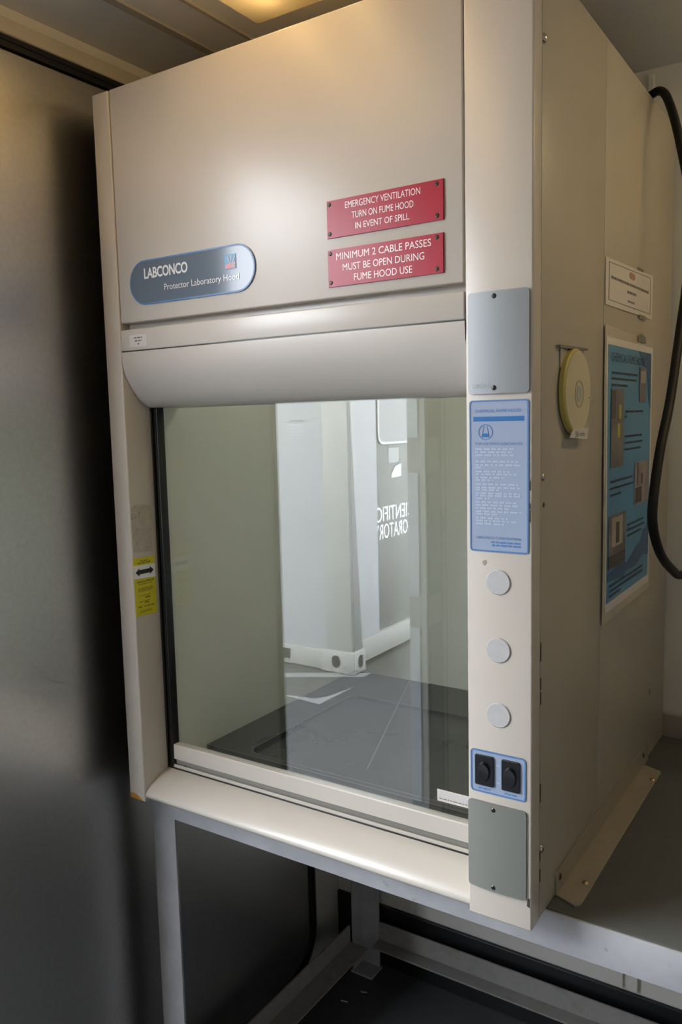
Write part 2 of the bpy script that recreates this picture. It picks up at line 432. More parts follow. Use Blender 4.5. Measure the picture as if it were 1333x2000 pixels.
# door frame and hinge side of the doorway, seen in the sash glass
b = MB()
b.box(XL - 0.060, XL + 0.016, OY0 + 0.0002, OY0 + 0.0012, FZ, OZ1, m=REVEAL)
b.box(XL + 0.001, XL + 0.016, OY0 - 0.012, OY0, FZ, OZ1 + 0.03, 0.003, m=WALLD)
b.box(XL + 0.001, XL + 0.012, -1.548, -1.538, FZ, OZ1 + 0.03, 0.002, m=WALLD)
b.box(XL + 0.001, XL + 0.020, -1.575, -1.560, FZ, OZ1 + 0.03, 0.003, m=WALLW)
b.box(XL + 0.001, XL + 0.012, OY0, OY1, OZ1, OZ1 + 0.03, 0.002, m=WALLD)
for z0, z1 in ((0.735, 1.42), (0.125, 0.605), (-0.70, 0.005)):
    b.box(XL + 0.001, XL + 0.010, -1.535, -1.432, z0, z1, 0.002, m=ALU)
    b.box(XL - 0.058, XL - 0.012, OY0 + 0.0015, OY0 + 0.006, z0, z1, 0.001, m=ALU)
fr_ = struct('trim_5', b, WALLW, 'white metal frame of the open doorway', 'trim')

# ================================================================== ceiling lamps
def lamp(name, x0, x1, y0, y1, label, tube=None):
    t = empty(name, ((x0 + x1) / 2, (y0 + y1) / 2, CZ - 0.066), label, 'ceiling light', None)
    b = MB(); b.box(x0, x1, y0, y1, CZ - 0.012, CZ - 0.001, 0.002); b.build('housing', WALLW, t)
    b = MB()
    o_, i_ = rrect(x0, x1, y0, y1, 0.012, 4), rrect(x0 + 0.012, x1 - 0.012, y0 + 0.012, y1 - 0.012, 0.006, 4)
    R1 = [b.bm.verts.new((u, v, CZ - 0.012)) for u, v in o_]; R2 = [b.bm.verts.new((u, v, CZ - 0.066)) for u, v in i_]
    for k in range(len(R1)): b.bm.faces.new((R1[k], R1[(k + 1) % len(R1)], R2[(k + 1) % len(R1)], R2[k]))
    b.bm.faces.new(R2)
    b.build('lens', LENS, t)
    for tx in (x0 + (x1 - x0) * 0.25, x0 + (x1 - x0) * 0.75):
        b = MB(); b.tube([(tx, y0 + 0.08, CZ - 0.036), (tx, y1 - 0.045, CZ - 0.036)], 0.011, 12)
        b.build('tube', tube or TUBE, t, smooth=40)
    return t
lamp('ceiling_light', 0.325, 0.63, -1.10, 0.125, 'warm fluorescent ceiling light above the front of the hood')
lamp('ceiling_light', 1.50, 1.805, 0.15, 0.87, 'warm fluorescent ceiling light over the bench, beyond the frame', TUBE2)

# ================================================================== bench
bt = empty('bench', (0.95, 0.5, FZ), 'grey steel-framed laboratory bench carrying the fume hood', 'bench')
BZ = 0.0027
b = MB(); b.box(-0.012, 2.0, 0.072, YB - 0.026, -0.02, BZ, 0.002); b.build('bench_top', BENCHT, bt, smooth=40)
b = MB(); b.box(-0.012, 2.0, 0.066, 0.0715, -0.064, BZ - 0.0015, 0.0015)
b.box(-0.012, 2.0, 0.0715, 0.12, -0.064, -0.0205, 0.001); b.build('front_rail', FRAME, bt, smooth=40)
b = MB(); b.box(-0.012, 2.0, YB - 0.025, YB - 0.013, -0.06, 0.060, 0.003); b.build('upstand', UPST, bt, smooth=40)
T = 0.005
for cx_, sx_, cy_, sy_ in ((-0.010, 1, 0.0725, 1), (0.004, 1, 0.922, -1), (1.985, -1, 0.0725, 1), (1.985, -1, 0.922, -1)):
    # angle-iron leg: one flange along x, one along y, corner at (cx_, cy_)
    b = MB(); zt = -0.0645 if sy_ > 0 else -0.0205
    L_ = [(0, 0), (0.068, 0), (0.068, T), (T, T), (T, 0.058), (0, 0.058)]
    b.prism(TOP(0), [(cx_ + sx_ * u, cy_ + sy_ * v) for u, v in L_][::sx_ * sy_], FZ + 0.008, zt)
    lg = b.build('leg', FRAME, bt, smooth=40)
    b = MB(); xa, xb = sorted((cx_ - sx_ * 0.004, cx_ + sx_ * 0.074)); ya, yb = sorted((cy_ - sy_ * 0.002, cy_ + sy_ * 0.064))
    b.box(xa, xb, ya, yb, FZ, FZ + 0.0078, 0.002); b.build('foot_plate', FRAME, lg)
b = MB(); b.prism(lambda u, v, q: (q, u, v), [(0.9165, -0.777), (0.9165, -0.837), (0.872, -0.837), (0.872, -0.842), (0.9215, -0.842), (0.9215, -0.777)], 0.0725, 1.9165)
b.build('stretcher', FRAMED, bt, smooth=30)
b = MB(); b.prism(lambda u, v, q: (u, q, v), [(-0.0025, -0.785), (-0.0025, -0.840), (0.062, -0.840), (0.062, -0.845), (-0.008, -0.845), (-0.008, -0.785)], 0.1310, 0.8630)
b.build('stretcher', FRAMED, bt, smooth=30)
b = MB(); b.box(0.02, 0.075, 0.1205, 0.8595, -0.066, -0.0205, 0.002); b.build('stretcher', FRAME, bt, smooth=40)

# ================================================================== fume hood
W, H, D = 0.914, 1.4635, 0.924
hood = empty('fume_hood', (W / 2, D / 2, 0.0), 'cream laboratory fume hood with a glass sash, standing on the bench', 'fume hood')
PX = 0.807          # inner edge of the right post
F0, S0 = FRONT(0.0), SIDE(W)

b = MB(); b.box(0.0, 0.0465, 0.0, 0.074, 0.0, H, 0.003, seg=3)
pst = b.build('corner_post', PAINT, hood, smooth=40)
b = MB(); b.flat(F0, [(0.002, 0.002), (0.040, 0.002), (0.030, 0.009), (0.014, 0.014), (0.004, 0.013)], 0.0006, RUST)
b.build('rust_patch', RUST, pst)
b = MB(); b.box(PX, W, 0.0, 0.036, 0.0, H, 0.003, seg=3)
rp_ = b.build('corner_post', PAINT, hood, smooth=40, label='wide control post on the right of the hood front')
b = MB(); b.box(PX + 0.001, PX + 0.010, 0.0365, 0.10, 0.0105, H - 0.015); b.build('post_return', PAINT, hood)
# left side
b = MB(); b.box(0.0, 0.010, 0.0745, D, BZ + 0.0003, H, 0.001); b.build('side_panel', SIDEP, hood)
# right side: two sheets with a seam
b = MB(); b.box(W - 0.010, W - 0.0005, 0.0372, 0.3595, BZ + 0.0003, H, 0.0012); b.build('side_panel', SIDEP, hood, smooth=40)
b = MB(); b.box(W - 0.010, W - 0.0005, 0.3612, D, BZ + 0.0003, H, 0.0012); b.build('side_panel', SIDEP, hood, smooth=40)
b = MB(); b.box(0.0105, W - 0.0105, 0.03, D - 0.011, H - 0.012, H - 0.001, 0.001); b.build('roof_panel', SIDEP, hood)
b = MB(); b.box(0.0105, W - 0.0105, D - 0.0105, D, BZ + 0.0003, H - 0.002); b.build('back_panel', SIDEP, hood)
# front fascia
b = MB(); b.box(0.0495, PX - 0.002, 0.0005, 0.022, 1.0135, H, 0.003, seg=3); b.build('fascia_panel', PAINT, hood, smooth=40)
b = MB(); b.box(0.0475, PX - 0.0005, 0.024, 0.030, 0.985, H - 0.02); b.build('inner_fascia', PAINT, hood)
# interior
b = MB(); b.box(0.045, 0.055, 0.098, 0.835, 0.02, 1.16); b.build('side_liner', LINER, hood)
b = MB(); b.box(PX - 0.012, PX - 0.002, 0.105, 0.835, 0.02, 1.16); b.build('side_liner', LINER, hood)
b = MB(); b.box(0.0555, PX - 0.0125, 0.836, 0.846, 0.02, 1.16); b.build('back_baffle', LINER, hood)
b = MB(); b.box(0.0555, PX - 0.0125, 0.10, 0.835, 1.15, 1.16); b.build('roof_liner', LINER, hood)
b = MB(); b.tube([(0.14, 0.42, 1.128), (0.70, 0.42, 1.128)], 0.013, 12); b.build('added_fill_tube', TUBEFILL, hood, smooth=40)  # unseen tube under the roof liner, added to brighten the interior
b = MB(); b.box(0.0475, PX - 0.0005, 0.0985, 0.150, 0.845, 1.0); b.build('header_liner', LINER, hood)
WZ = 0.065
b = MB()
ot, it = rrect(0.056, PX - 0.0132, 0.188, 0.8345, 0.002, 6), rrect(0.165, 0.735, 0.205, 0.650, 0.030, 6)
ring(b, TOP(0), ot, it, 0.022, WZ, EPOXY)
it2 = rrect(0.1635, 0.7365, 0.2035, 0.6515, 0.0315, 6)
ring(b, TOP(0), it2, it, WZ - 0.001, WZ + 0.0006, EPOXL)
b.prism(TOP(0), it, 0.0225, WZ - 0.009, EPOXY)
b.flat(TOP(0), [(0.2445, 0.826), (0.2475, 0.826), (0.452, 0.262), (0.449, 0.262)], WZ + 0.0012, EPOXL)
b.flat(TOP(0), [(0.056, 0.1885), (PX - 0.0135, 0.1885), (PX - 0.0135, 0.1905), (0.056, 0.1905)], WZ + 0.0006, EPOXL)
b.build('work_surface', EPOXY, hood)
b = MB(); b.box(0.056, PX - 0.0132, 0.0915, 0.187, 0.0105, 0.0225); b.build('sill_tray', LINER, hood)
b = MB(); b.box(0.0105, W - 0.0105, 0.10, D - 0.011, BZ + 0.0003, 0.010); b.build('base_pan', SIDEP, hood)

# sash: upper rail, curved valance, glass, bottom handle
b = MB(); b.box(0.0485, PX - 0.0005, -0.0015, 0.0200, 0.9585, 1.0005, 0.0025, seg=3)
b.box(0.0485, PX - 0.0005, 0.020, 0.024, 0.9585, 1.0)
up_ = b.build('sash_upper_rail', SASHP, hood, smooth=40)
b = MB(); b.flat(FRONT(-0.0015), rect(0.0750, 0.1240, 0.9655, 0.9888), 0.0005, PAPER)
lb = b.build('sticker', PAPER, up_, label='small white printed sticker on the sash rail')
b = MB()
for k, (u0, u1, z) in enumerate(((0.088, 0.111, 0.9815), (0.090, 0.109, 0.9755), (0.097, 0.102, 0.9695))): bars(b, FRONT(-0.0015), u0, u1, z, 0.0028, 0.0008, INKG, seed=k + 3)
b.build('print', INKG, lb)
prof = []
P0 = [(-0.0015, 0.9565), (-0.0015, 0.948), (0.0005, 0.930), (0.006, 0.912), (0.0145, 0.8960), (0.026, 0.8780), (0.0385, 0.8635), (0.050, 0.8535), (0.0585, 0.8485), (0.066, 0.8460), (0.074, 0.8455), (0.082, 0.8470), (0.086, 0.8520)]
prof = P0 + [(0.086, 0.9565)]
b = MB(); b.profile(prof, 0.0485, PX - 0.0005); vl = b.build('curved_valance', SASHP, hood, smooth=50)
b = MB(); b.box(0.0485, PX - 0.0005, 0.001, 0.03, 0.9565, 0.9585); b.build('shadow_gap', BLACK, up_)
SG = 0.085
b = MB(); b.box(0.060, PX + 0.030, SG, SG + 0.004, 0.098, 0.860)
gls = b.build('sash_glass', GLASS, hood)
b = MB(); b.flat(FRONT(SG), rect(0.7080, 0.800, 0.1325, 0.1545), 0.0006, PAPER)
gs = b.build('sticker', PAPER, gls, label='small white label on the lower right of the glass')
b = MB()
for k in range(4): bars(b, FRONT(SG), 0.712, 0.796, 0.1370 + k * 0.0042, 0.0018, 0.0009, INKG if k == 0 else GREYP, seed=k + 40)
b.build('print', GREYP, gs)
b = MB(); b.box(0.0472, 0.062, 0.0745, 0.0955, 0.055, 0.8545, 0.0015)
b.box(0.0472, 0.0515, 0.070, 0.0745, 0.10, 0.8545, 0.001)
b.box(0.0545, 0.0585, 0.0725, 0.0750, 0.10, 0.8545, 0.001)
b.build('sash_gasket', RUBBER, hood, smooth=40)
b = MB(); b.profile([(0.0765, 0.0735), (0.0765, 0.1045), (0.0785, 0.1065), (0.095, 0.1065), (0.095, 0.0735)], 0.0625, PX - 0.0005)
b.build('sash_handle', SASHP, hood, smooth=30)
b = MB(); b.profile([(0.0757, 0.048), (0.0757, 0.0610), (0.0780, 0.0610), (0.0780, 0.0535), (0.0845, 0.0535), (0.0845, 0.0735), (0.0865, 0.0735), (0.0865, 0.0535), (0.098, 0.0535), (0.098, 0.048)], 0.0475, PX - 0.0005)
tr_ = b.build('sash_track', SASHP, hood, smooth=30)
b = MB(); b.box(0.0475, PX - 0.0005, 0.0731, 0.0756, 0.046, 0.0545); b.build('gap_shade_strip', RUBBER, tr_)  # black strip paints the shadow line between airfoil and track
b = MB(); b.box(0.0625, PX - 0.0005, 0.0830, 0.0844, 0.0540, 0.0733); b.build('recess_shade_strip', RECSHADE, tr_)  # grey strip paints the shade below the handle
b = MB(); b.dome(TOP(0), 0.090, 0.0815, 0.0530, 0.0045, 0.008, BLACK, n=12, k=3); b.build('track_stop', BLACK, tr_, smooth=40)
# airfoil sill
af = [(0.0730, 0.0522), (0.060, 0.0500), (0.045, 0.0455), (0.032, 0.0400), (0.020, 0.0335), (0.0105, 0.0265), (0.0045, 0.0205), (0.0020, 0.0155), (0.0030, 0.0110), (0.0065, 0.0075), (0.012, 0.0060), (0.0185, 0.0055), (0.0640, 0.0055), (0.0655, 0.0115), (0.0690, 0.0160), (0.0730, 0.0200)]
b = MB(); b.profile(af, 0.0472, PX - 0.0005); b.build('airfoil_sill', SASHP, hood, smooth=40)

# badge
b = MB(); b.prism(F0, rrect(0.0845, 0.4035, 1.0445, 1.1290, 0.0420, 12), 0.0, 0.0016, BADGE)
bdg = b.build('brand_badge', BADGE, hood, label='slate blue oval badge with white lettering')
b = MB(); ring(b, F0, rrect(0.0845, 0.4035, 1.0445, 1.1290, 0.0420, 12), rrect(0.0875, 0.4005, 1.0475, 1.1260, 0.0390, 12), 0.001, 0.0022, BLUEB)
b.build('badge_border', BLUEB, bdg)
b = MB()
put_text(b, F0, 'LABCONCO', 0.1255, 0.2415, 1.0930, 1.1135, 0.0024, GLOSSW, bold=0.026, spacing=0.95)
b.build('lettering', GLOSSW, bdg); b = MB()
put_text(b, F0, 'Protector Laboratory Hood', 0.1785, 0.3660, 1.0630, 1.0785, 0.0024, GLOSSW)
b.build('lettering', GLOSSW, bdg)
b = MB()
b.flat(F0, rect(0.3335, 0.3600, 1.0865, 1.1128), 0.0024, LBLUE)
b.flat(F0, [(0.3350, 1.0880), (0.3585, 1.0880), (0.3585, 1.0990), (0.3350, 1.0950)], 0.0028, PINK)
for k in range(5):
    a = math.radians(14 + k * 24)
    c, r1 = (0.3465 + 0.002, 1.0890), 0.0215
    d, q = Vector((math.cos(a), math.sin(a))), Vector((-math.sin(a), math.cos(a))) * 0.0007
    lim = min(r1, (0.3585 - c[0]) / d.x if d.x > 0 else 9, (0.3350 - c[0]) / d.x if d.x < 0 else 9)
    e = Vector(c) + d * lim; s_ = Vector(c) + d * 0.004
    b.flat(F0, [tuple(s_ - q), tuple(e - q * 2), tuple(e + q * 2), tuple(s_ + q)], 0.0031, GREYP)
b.build('emblem', LBLUE, bdg, label='square blue and red ray emblem')

# right post fittings
def bulged_plate(name, u0, u1, v0, v1, r, th, bulge, m, parent):
    b = MB(); n = 10; o = rrect(u0, u1, v0, v1, r, 5)
    fr = lambda u, v, w_: F0(u, v, w_ + (bulge * (1 - ((u - (u0 + u1) / 2) / ((u1 - u0) / 2)) ** 2) if w_ > 0.0005 else 0))
    # strips across u for the curved face
    us = [u0 + (u1 - u0) * k / n for k in range(n + 1)]
    def vlim(u):
        d = min(u - u0, u1 - u)
        if d >= r: return v0, v1
        k = r - math.sqrt(max(0, r * r - (r - d) ** 2)); return v0 + k, v1 - k
    top = []; bot = []
    us = sorted(set(us + [u0 + r * 0.3, u0 + r, u1 - r, u1 - r * 0.3]))
    for u in us:
        a, c = vlim(u); top.append((b.bm.verts.new(fr(u, a, th)), b.bm.verts.new(fr(u, c, th)))); bot.append((b.bm.verts.new(fr(u, a, 0)), b.bm.verts.new(fr(u, c, 0))))
    for k in range(len(us) - 1):
        b.bm.faces.new((top[k][0], top[k + 1][0], top[k + 1][1], top[k][1])); b.bm.faces.new((bot[k][1], bot[k + 1][1], bot[k + 1][0], bot[k][0]))
        b.bm.faces.new((bot[k][0], bot[k + 1][0], top[k + 1][0], top[k][0])); b.bm.faces.new((top[k][1], top[k + 1][1], bot[k + 1][1], bot[k][1]))
    b.bm.faces.new((bot[0][0], top[0][0], top[0][1], bot[0][1])); b.bm.faces.new((top[-1][0], bot[-1][0], bot[-1][1], top[-1][1]))
    return b.build(name, m, parent, smooth=30)
p1 = bulged_plate('cover_plate', 0.8125, 0.9095, 0.8450, 0.9955, 0.005, 0.003, 0.002, PLATEM, hood); p1['label'] = 'upper brushed metal cover plate'
screw('screw', F0, 0.8557, 0.9880, 0.0050, 0.0042, 0.0018, SCREW, p1); screw('screw', F0, 0.8553, 0.8535, 0.0050, 0.0042, 0.0018, SCREW, p1)
b = MB(); put_text(b, F0, 'LABCONCO', 0.8187, 0.8460, 0.8545, 0.8600, 0.0058, GREYP); b.build('lettering', GREYP, p1)
p2 = bulged_plate('cover_plate', 0.8080, 0.9060, 0.0520, 0.1980, 0.005, 0.003, 0.004, PLATEG, hood); p2['label'] = 'lower grey-green cover plate'
screw('screw', F0, 0.8530, 0.1900, 0.0070, 0.0042, 0.0018, SCREW, p2); screw('screw', F0, 0.8526, 0.0595, 0.0070, 0.0042, 0.0018, SCREW, p2)
for z in (0.5572, 0.4500, 0.3452):
    b = MB(); b.prism(F0, circ(0.8597, z, 0.0200, 36), 0.0, 0.0022, PLUG, bev=0.0012); b.build('hole_plug', PLUG, hood, smooth=40)
# blue instruction label
b = MB(); b.flat(F0, rrect(0.8135, 0.9085, 0.6040, 0.8355, 0.005), 0.0010, BLUEL)
bl = b.build('instruction_label', BLUEL, hood, label='tall pale blue instruction label with a flask symbol')
b = MB(); ring(b, F0, rrect(0.8135, 0.9085, 0.6040, 0.8355, 0.005), rrect(0.8158, 0.9062, 0.6063, 0.8332, 0.0035), 0.0004, 0.0016, BLUEB)
b.build('label_border', BLUEB, bl)
b = MB(); b.flat(F0, rect(0.8198, 0.9012, 0.8038, 0.8108), 0.0015, BLUED)
ring(b, F0, circ(0.8398, 0.7875, 0.0118), circ(0.8398, 0.7875, 0.0106), 0.0008, 0.0015, BLUEB)
for q in (-1, 1):
    b.flat(F0, [(0.8398 + q * 0.0020, 0.7965), (0.8398 + q * 0.0028, 0.7965), (0.8398 + q * 0.0064, 0.7805), (0.8398 + q * 0.0056, 0.7805)][::q], 0.0015, BLUEB)
b.flat(F0, [(0.8342, 0.7800), (0.8454, 0.7800), (0.8440, 0.7855), (0.8356, 0.7855)], 0.0015, BLUED)
b.build('flask_symbol', BLUED, bl)
b = MB()
put_text(b, F0, 'CHEMICAL FUME HOOD', 0.8233, 0.8962, 0.8172, 0.8218, 0.0015, BLUEB)
put_text(b, F0, 'FOR USE WITH SUBSTANCES', 0.8233, 0.8988, 0.7680, 0.7718, 0.0015, BLUEB)
for k, (z, u1) in enumerate(((0.7605, 0.888), (0.7558, 0.882), (0.7513, 0.886), (0.7415, 0.893), (0.7362, 0.897), (0.7322, 0.834), (0.7263, 0.880), (0.7223, 0.891), (0.7170, 0.870), (0.7132, 0.852), (0.7070, 0.893), (0.7018, 0.897), (0.6983, 0.863), (0.6930, 0.896), (0.6893, 0.897), (0.6850, 0.847), (0.6795, 0.891), (0.6748, 0.893), (0.6702, 0.878), (0.6650, 0.898), (0.6612, 0.860), (0.6548, 0.876), (0.6508, 0.890), (0.6460, 0.874))):
    bars(b, F0, 0.8232, u1, z, 0.0026, 0.0015, WPRINT, seed=k)
put_text(b, F0, 'LABCONCO CORPORATION', 0.8232, 0.8964, 0.6238, 0.6278, 0.0015, BLUEB)
bars(b, F0, 0.8482, 0.8964, 0.6178, 0.0026, 0.0015, BLUEB, seed=90); bars(b, F0, 0.8500, 0.8964, 0.6132, 0.0026, 0.0015, BLUEB, seed=91)
b.build('lettering', BLUEB, bl)
# switches
b = MB(); b.flat(F0, rrect(0.8120, 0.9048, 0.2130, 0.2830, 0.006), 0.0010, BLUEL)
sp = b.build('switch_panel', BLUEL, hood, label='small pale blue switch panel')
b = MB(); ring(b, F0, rrect(0.8120, 0.9048, 0.2130, 0.2830, 0.006), rrect(0.8143, 0.9025, 0.2153, 0.2807, 0.004), 0.0004, 0.0016, BLUEB)
b.build('label_border', BLUEB, sp)
b = MB()
for u0, u1, z in ((0.8255, 0.846, 0.2185), (0.870, 0.890, 0.2185), (0.8565, 0.8620, 0.2615), (0.8565, 0.8620, 0.2335)): bars(b, F0, u0, u1, z, 0.0022, 0.0014, WPRINT if u0 > .85 and u0 < .86 else BLUEB, seed=int(u0 * 1e4))
b.build('print', WPRINT, sp)
for u0, u1 in ((0.8205, 0.8518), (0.8655, 0.8950)):
    b = MB(); b.prism(F0, rrect(u0, u1, 0.2255, 0.2755, 0.002, 3), 0.0, 0.0045, BLACK, bev=0.0010)
    sw = b.build('switch', BLACK, sp, smooth=30)
    b = MB(); uc = (u0 + u1) / 2; n = 22; vc, ru, rv = 0.2495, 0.0105, 0.0165
    base = [b.bm.verts.new(F0(uc + ru * math.cos(k * 2 * PI / n), vc + rv * math.sin(k * 2 * PI / n), 0.0043)) for k in range(n)]
    topv = [b.bm.verts.new(F0(uc + ru * 0.86 * math.cos(k * 2 * PI / n), vc + rv * 0.88 * math.sin(k * 2 * PI / n), 0.0065 + 0.0045 * max(0, math.sin(k * 2 * PI / n)) ** 1)) for k in range(n)]
    for k in range(n): b.bm.faces.new((base[k], base[(k + 1) % n], topv[(k + 1) % n], topv[k]))
    cv = b.bm.verts.new(F0(uc, vc, 0.0062))
    for k in range(n): b.bm.faces.new((topv[k], topv[(k + 1) % n], cv))
    b.build('rocker', BLACK, sw, smooth=45)
# wear on the right post
b = MB()
b.flat(F0, [(0.8335, 0.5885), (0.839, 0.5905), (0.8405, 0.5865), (0.8375, 0.5815), (0.834, 0.5835)], 0.0005, BRKT)
b.build('stain', BRKT, rp_)
for z, l in ((0.700, 0.016), (0.672, 0.010), (0.652, 0.020)):
    b = MB(); b.flat(F0, [(W - 0.0046, z), (W - 0.0028, z + 0.001), (W - 0.0028, z + l), (W - 0.0042, z + l - 0.002)], 0.0004, CHIP); b.build('paint_chip', CHIP, rp_)
b = MB(); b.flat(F0, [(W - 0.0075, 0.042), (W - 0.003, 0.040), (W - 0.003, 0.056), (W - 0.0062, 0.054)], 0.0004, CHIP); b.build('paint_chip', CHIP, rp_)
for z, l in ((0.43, 0.030), (0.385, 0.018), (0.36, 0.02), (0.20, 0.03), (0.10, 0.02), (0.065, 0.022)):
    b = MB(); b.flat(S0, rect(0.0362, 0.0395, z, z + l), 0.0004, CHIP); b.build('paint_chip', CHIP, rp_)
# side bolts
for y, z, r in ((0.0425, 1.3490, 0.0075), (0.0440, 0.7170, 0.0060), (0.0440, 0.1190, 0.0070)):
    b = MB(); b.dome(S0, y, z, -0.001, r, r * 0.7, BOLT, n=16, k=4); b.build('bolt', BOLT, hood, smooth=50)
b = MB(); b.flat(S0, circ(0.0480, 0.6740, 0.004, 14), 0.0004, CHIP); b.build('drilled_hole', BLACK, hood); b = MB(); b.flat(S0, [(0.772, 0.155), (0.776, 0.155), (0.776, 0.168), (0.772, 0.168)], 0.0004, CHIP)
b.build('drilled_hole', BLACK, hood)
# yellow sticker on the left post and old adhesive above it
LS = SIDE(0.0465)
b = MB(); b.flat(LS, [(0.0022, 0.4085), (0.0620, 0.4065), (0.0618, 0.5310), (0.0015, 0.5330)], 0.0008, YEL)
ys = b.build('sticker', YEL, pst, label='yellow airflow sticker with a black double arrow')
b = MB(); b.flat(LS, [(0.0017, 0.5170), (0.0618, 0.5145), (0.0618, 0.4855), (0.0018, 0.4885)], 0.0012, WHITEP)
ym = 0.5015
b.flat(LS, [(0.006, ym), (0.0165, ym + 0.0085), (0.0165, ym + 0.0045), (0.0465, ym + 0.0045), (0.0465, ym + 0.0085), (0.057, ym), (0.0465, ym - 0.0085), (0.0465, ym - 0.0045), (0.0165, ym - 0.0045), (0.0165, ym - 0.0085)], 0.0017, BLACK)
for k, (u0, u1, z, h) in enumerate(((0.020, 0.042, 0.5235, 0.0026), (0.012, 0.050, 0.5190, 0.0030), (0.009, 0.056, 0.4790, 0.003), (0.013, 0.052, 0.4745, 0.0018), (0.012, 0.054, 0.4655, 0.0016), (0.010, 0.054, 0.4625, 0.0016), (0.012, 0.050, 0.4595, 0.0016), (0.012, 0.046, 0.4500, 0.0014), (0.030, 0.044, 0.4440, 0.0034), (0.014, 0.042, 0.4370, 0.0022), (0.028, 0.040, 0.4330, 0.0030), (0.010, 0.020, 0.4255, 0.0034), (0.027, 0.055, 0.4255, 0.0028), (0.016, 0.046, 0.4175, 0.0016), (0.012, 0.050, 0.4145, 0.0016))):
    bars(b, LS, u0, u1, z, h, 0.0012, YELP, seed=k + 60)
b.build('print', YELP, ys)
b = MB(); b.flat(LS, [(0.004, 0.545), (0.060, 0.540), (0.056, 0.580), (0.060, 0.612), (0.058, 0.640), (0.020, 0.646), (0.003, 0.640)], 0.0005, RESID)
b.build('adhesive_residue', RESID, pst, label='grey-brown patch of old adhesive')
# foot bracket along the right side
b = MB()
b.prism(lambda u, v, q: (W + q, u, v), [(0.112, BZ + 0.0005), (0.762, BZ + 0.0005), (0.762, 0.040), (0.757, 0.045), (0.118, 0.045), (0.112, 0.039)], 0.0, 0.003)
b.prism(TOP(BZ), [(W + 0.0005, 0.112), (W + 0.038, 0.0970), (W + 0.044, 0.101), (W + 0.046, 0.110), (W + 0.046, 0.694), (W + 0.043, 0.700), (W + 0.0005, 0.718)], 0.0004, 0.0034)
bk = b.build('mounting_bracket', BRKT, hood, label='beige metal angle bracket along the foot of the side')
for x, y in ((0.9480, 0.171), (0.9530, 0.645)): screw('screw', TOP(BZ), x, y, 0.0034, 0.0065, 0.004, SCREWB, bk, slot=False)
for y in (0.128, 0.712): screw('screw', SIDE(W + 0.003), y, 0.030, 0.0, 0.006, 0.0035, SCREW, bk, slot=False)

# ================================================================== red signs
def red_sign(u0, u1, v0, v1, lines, label):
    t = empty('warning_sign', ((u0 + u1) / 2, -0.001, v0), label, 'sign')
    b = MB(); b.prism(F0, rect(u0, u1, v0, v1), 0.0002, 0.0026, REDS, bev=0.0006); b.build('plate', REDS, t)
    for tx, a, c, z0, z1 in lines:
        b = MB(); put_text(b, F0, tx, a, c, z0, z1, 0.0029, ENGR); b.build('lettering', ENGR, t)
    for u in (u0 + 0.0055, u1 - 0.0110):
        for v in (v0 + 0.007, v1 - 0.006): screw('screw', F0, u, v, 0.0026, 0.0040, 0.0016, SCREW, t)
    return t
red_sign(0.5595, 0.7735, 1.1100, 1.1700, [('EMERGENCY VENTILATION', 0.5962, 0.7342, 1.1535, 1.1640), ('TURN ON FUME HOOD', 0.6087, 0.7222, 1.1360, 1.1465), ('IN EVENT OF SPILL', 0.6152, 0.7145, 1.1187, 1.1287)],
         'upper red engraved sign beginning EMERGENCY VENTILATION, screwed to the hood front')
red_sign(0.5595, 0.7727, 1.0312, 1.0912, [('MINIMUM 2 CABLE PASSES', 0.5768, 0.7518, 1.0735, 1.0848), ('MUST BE OPEN DURING', 0.5891, 0.7400, 1.0550, 1.0662), ('FUME HOOD USE', 0.6106, 0.7184, 1.0373, 1.0485)],
         'lower red engraved sign beginning MINIMUM 2 CABLE PASSES, screwed to the hood front')

# ================================================================== papers on the right side
def wave(x0, f):
    return lambda u, v, w_: (x0 + w_ + f(u, v), u, v)
bulge = lambda u, v: 0.004 * max(0, (0.42 - u) / 0.06) * (0.5 + 0.5 * math.sin((v - 0.43) * 9.0)) if u < 0.42 else 0.0
PS = wave(W, lambda u, v: 0.0)
pt = empty('safety_poster', (W, 0.545, 0.43), 'tall blue laminated safety poster with photographs taped to the hood side', 'poster')
def sheet(mb, fr, q, w_, m, n=12, th=0.0006):
    (a, b_, c, d) = [Vector(p) for p in q]   # bottom-left, bottom-right, top-right, top-left
    i = mb.mi(m); G = {}
    for s in range(n + 1):
        for t in range(n + 1):
            p = (a * (1 - s / n) + b_ * (s / n)) * (1 - t / n) + (d * (1 - s / n) + c * (s / n)) * (t / n)
            for l in (0, 1): G[s, t, l] = mb.bm.verts.new(fr(p.x, p.y, w_ - th * (1 - l)))
    for s in range(n):
        for t in range(n):
            mb.bm.faces.new((G[s, t, 1], G[s + 1, t, 1], G[s + 1, t + 1, 1], G[s, t + 1, 1])).material_index = i
            mb.bm.faces.new((G[s, t + 1, 0], G[s + 1, t + 1, 0], G[s + 1, t, 0], G[s, t, 0])).material_index = i
    for k in range(n):
        for (p, q_) in (((k, 0), (k + 1, 0)), ((n, k), (n, k + 1)), ((k + 1, n), (k, n)), ((0, k + 1), (0, k))):
            mb.bm.faces.new((G[p[0], p[1], 0], G[q_[0], q_[1], 0], G[q_[0], q_[1], 1], G[p[0], p[1], 1])).material_index = i
WV = lambda u, v, w_: (W + w_ + 0.0026 + 0.0004 * math.sin((v - 0.43) * 11.0) * (1 if u < 0.55 else (0.75 - u) / 0.2), u, v)
b = MB(); sheet(b, WV, [(0.362, 0.412), (0.732, 0.418), (0.735, 0.963), (0.360, 0.972)], 0.0006, CLEARL); b.build('lamination', CLEARL, pt, smooth=40)
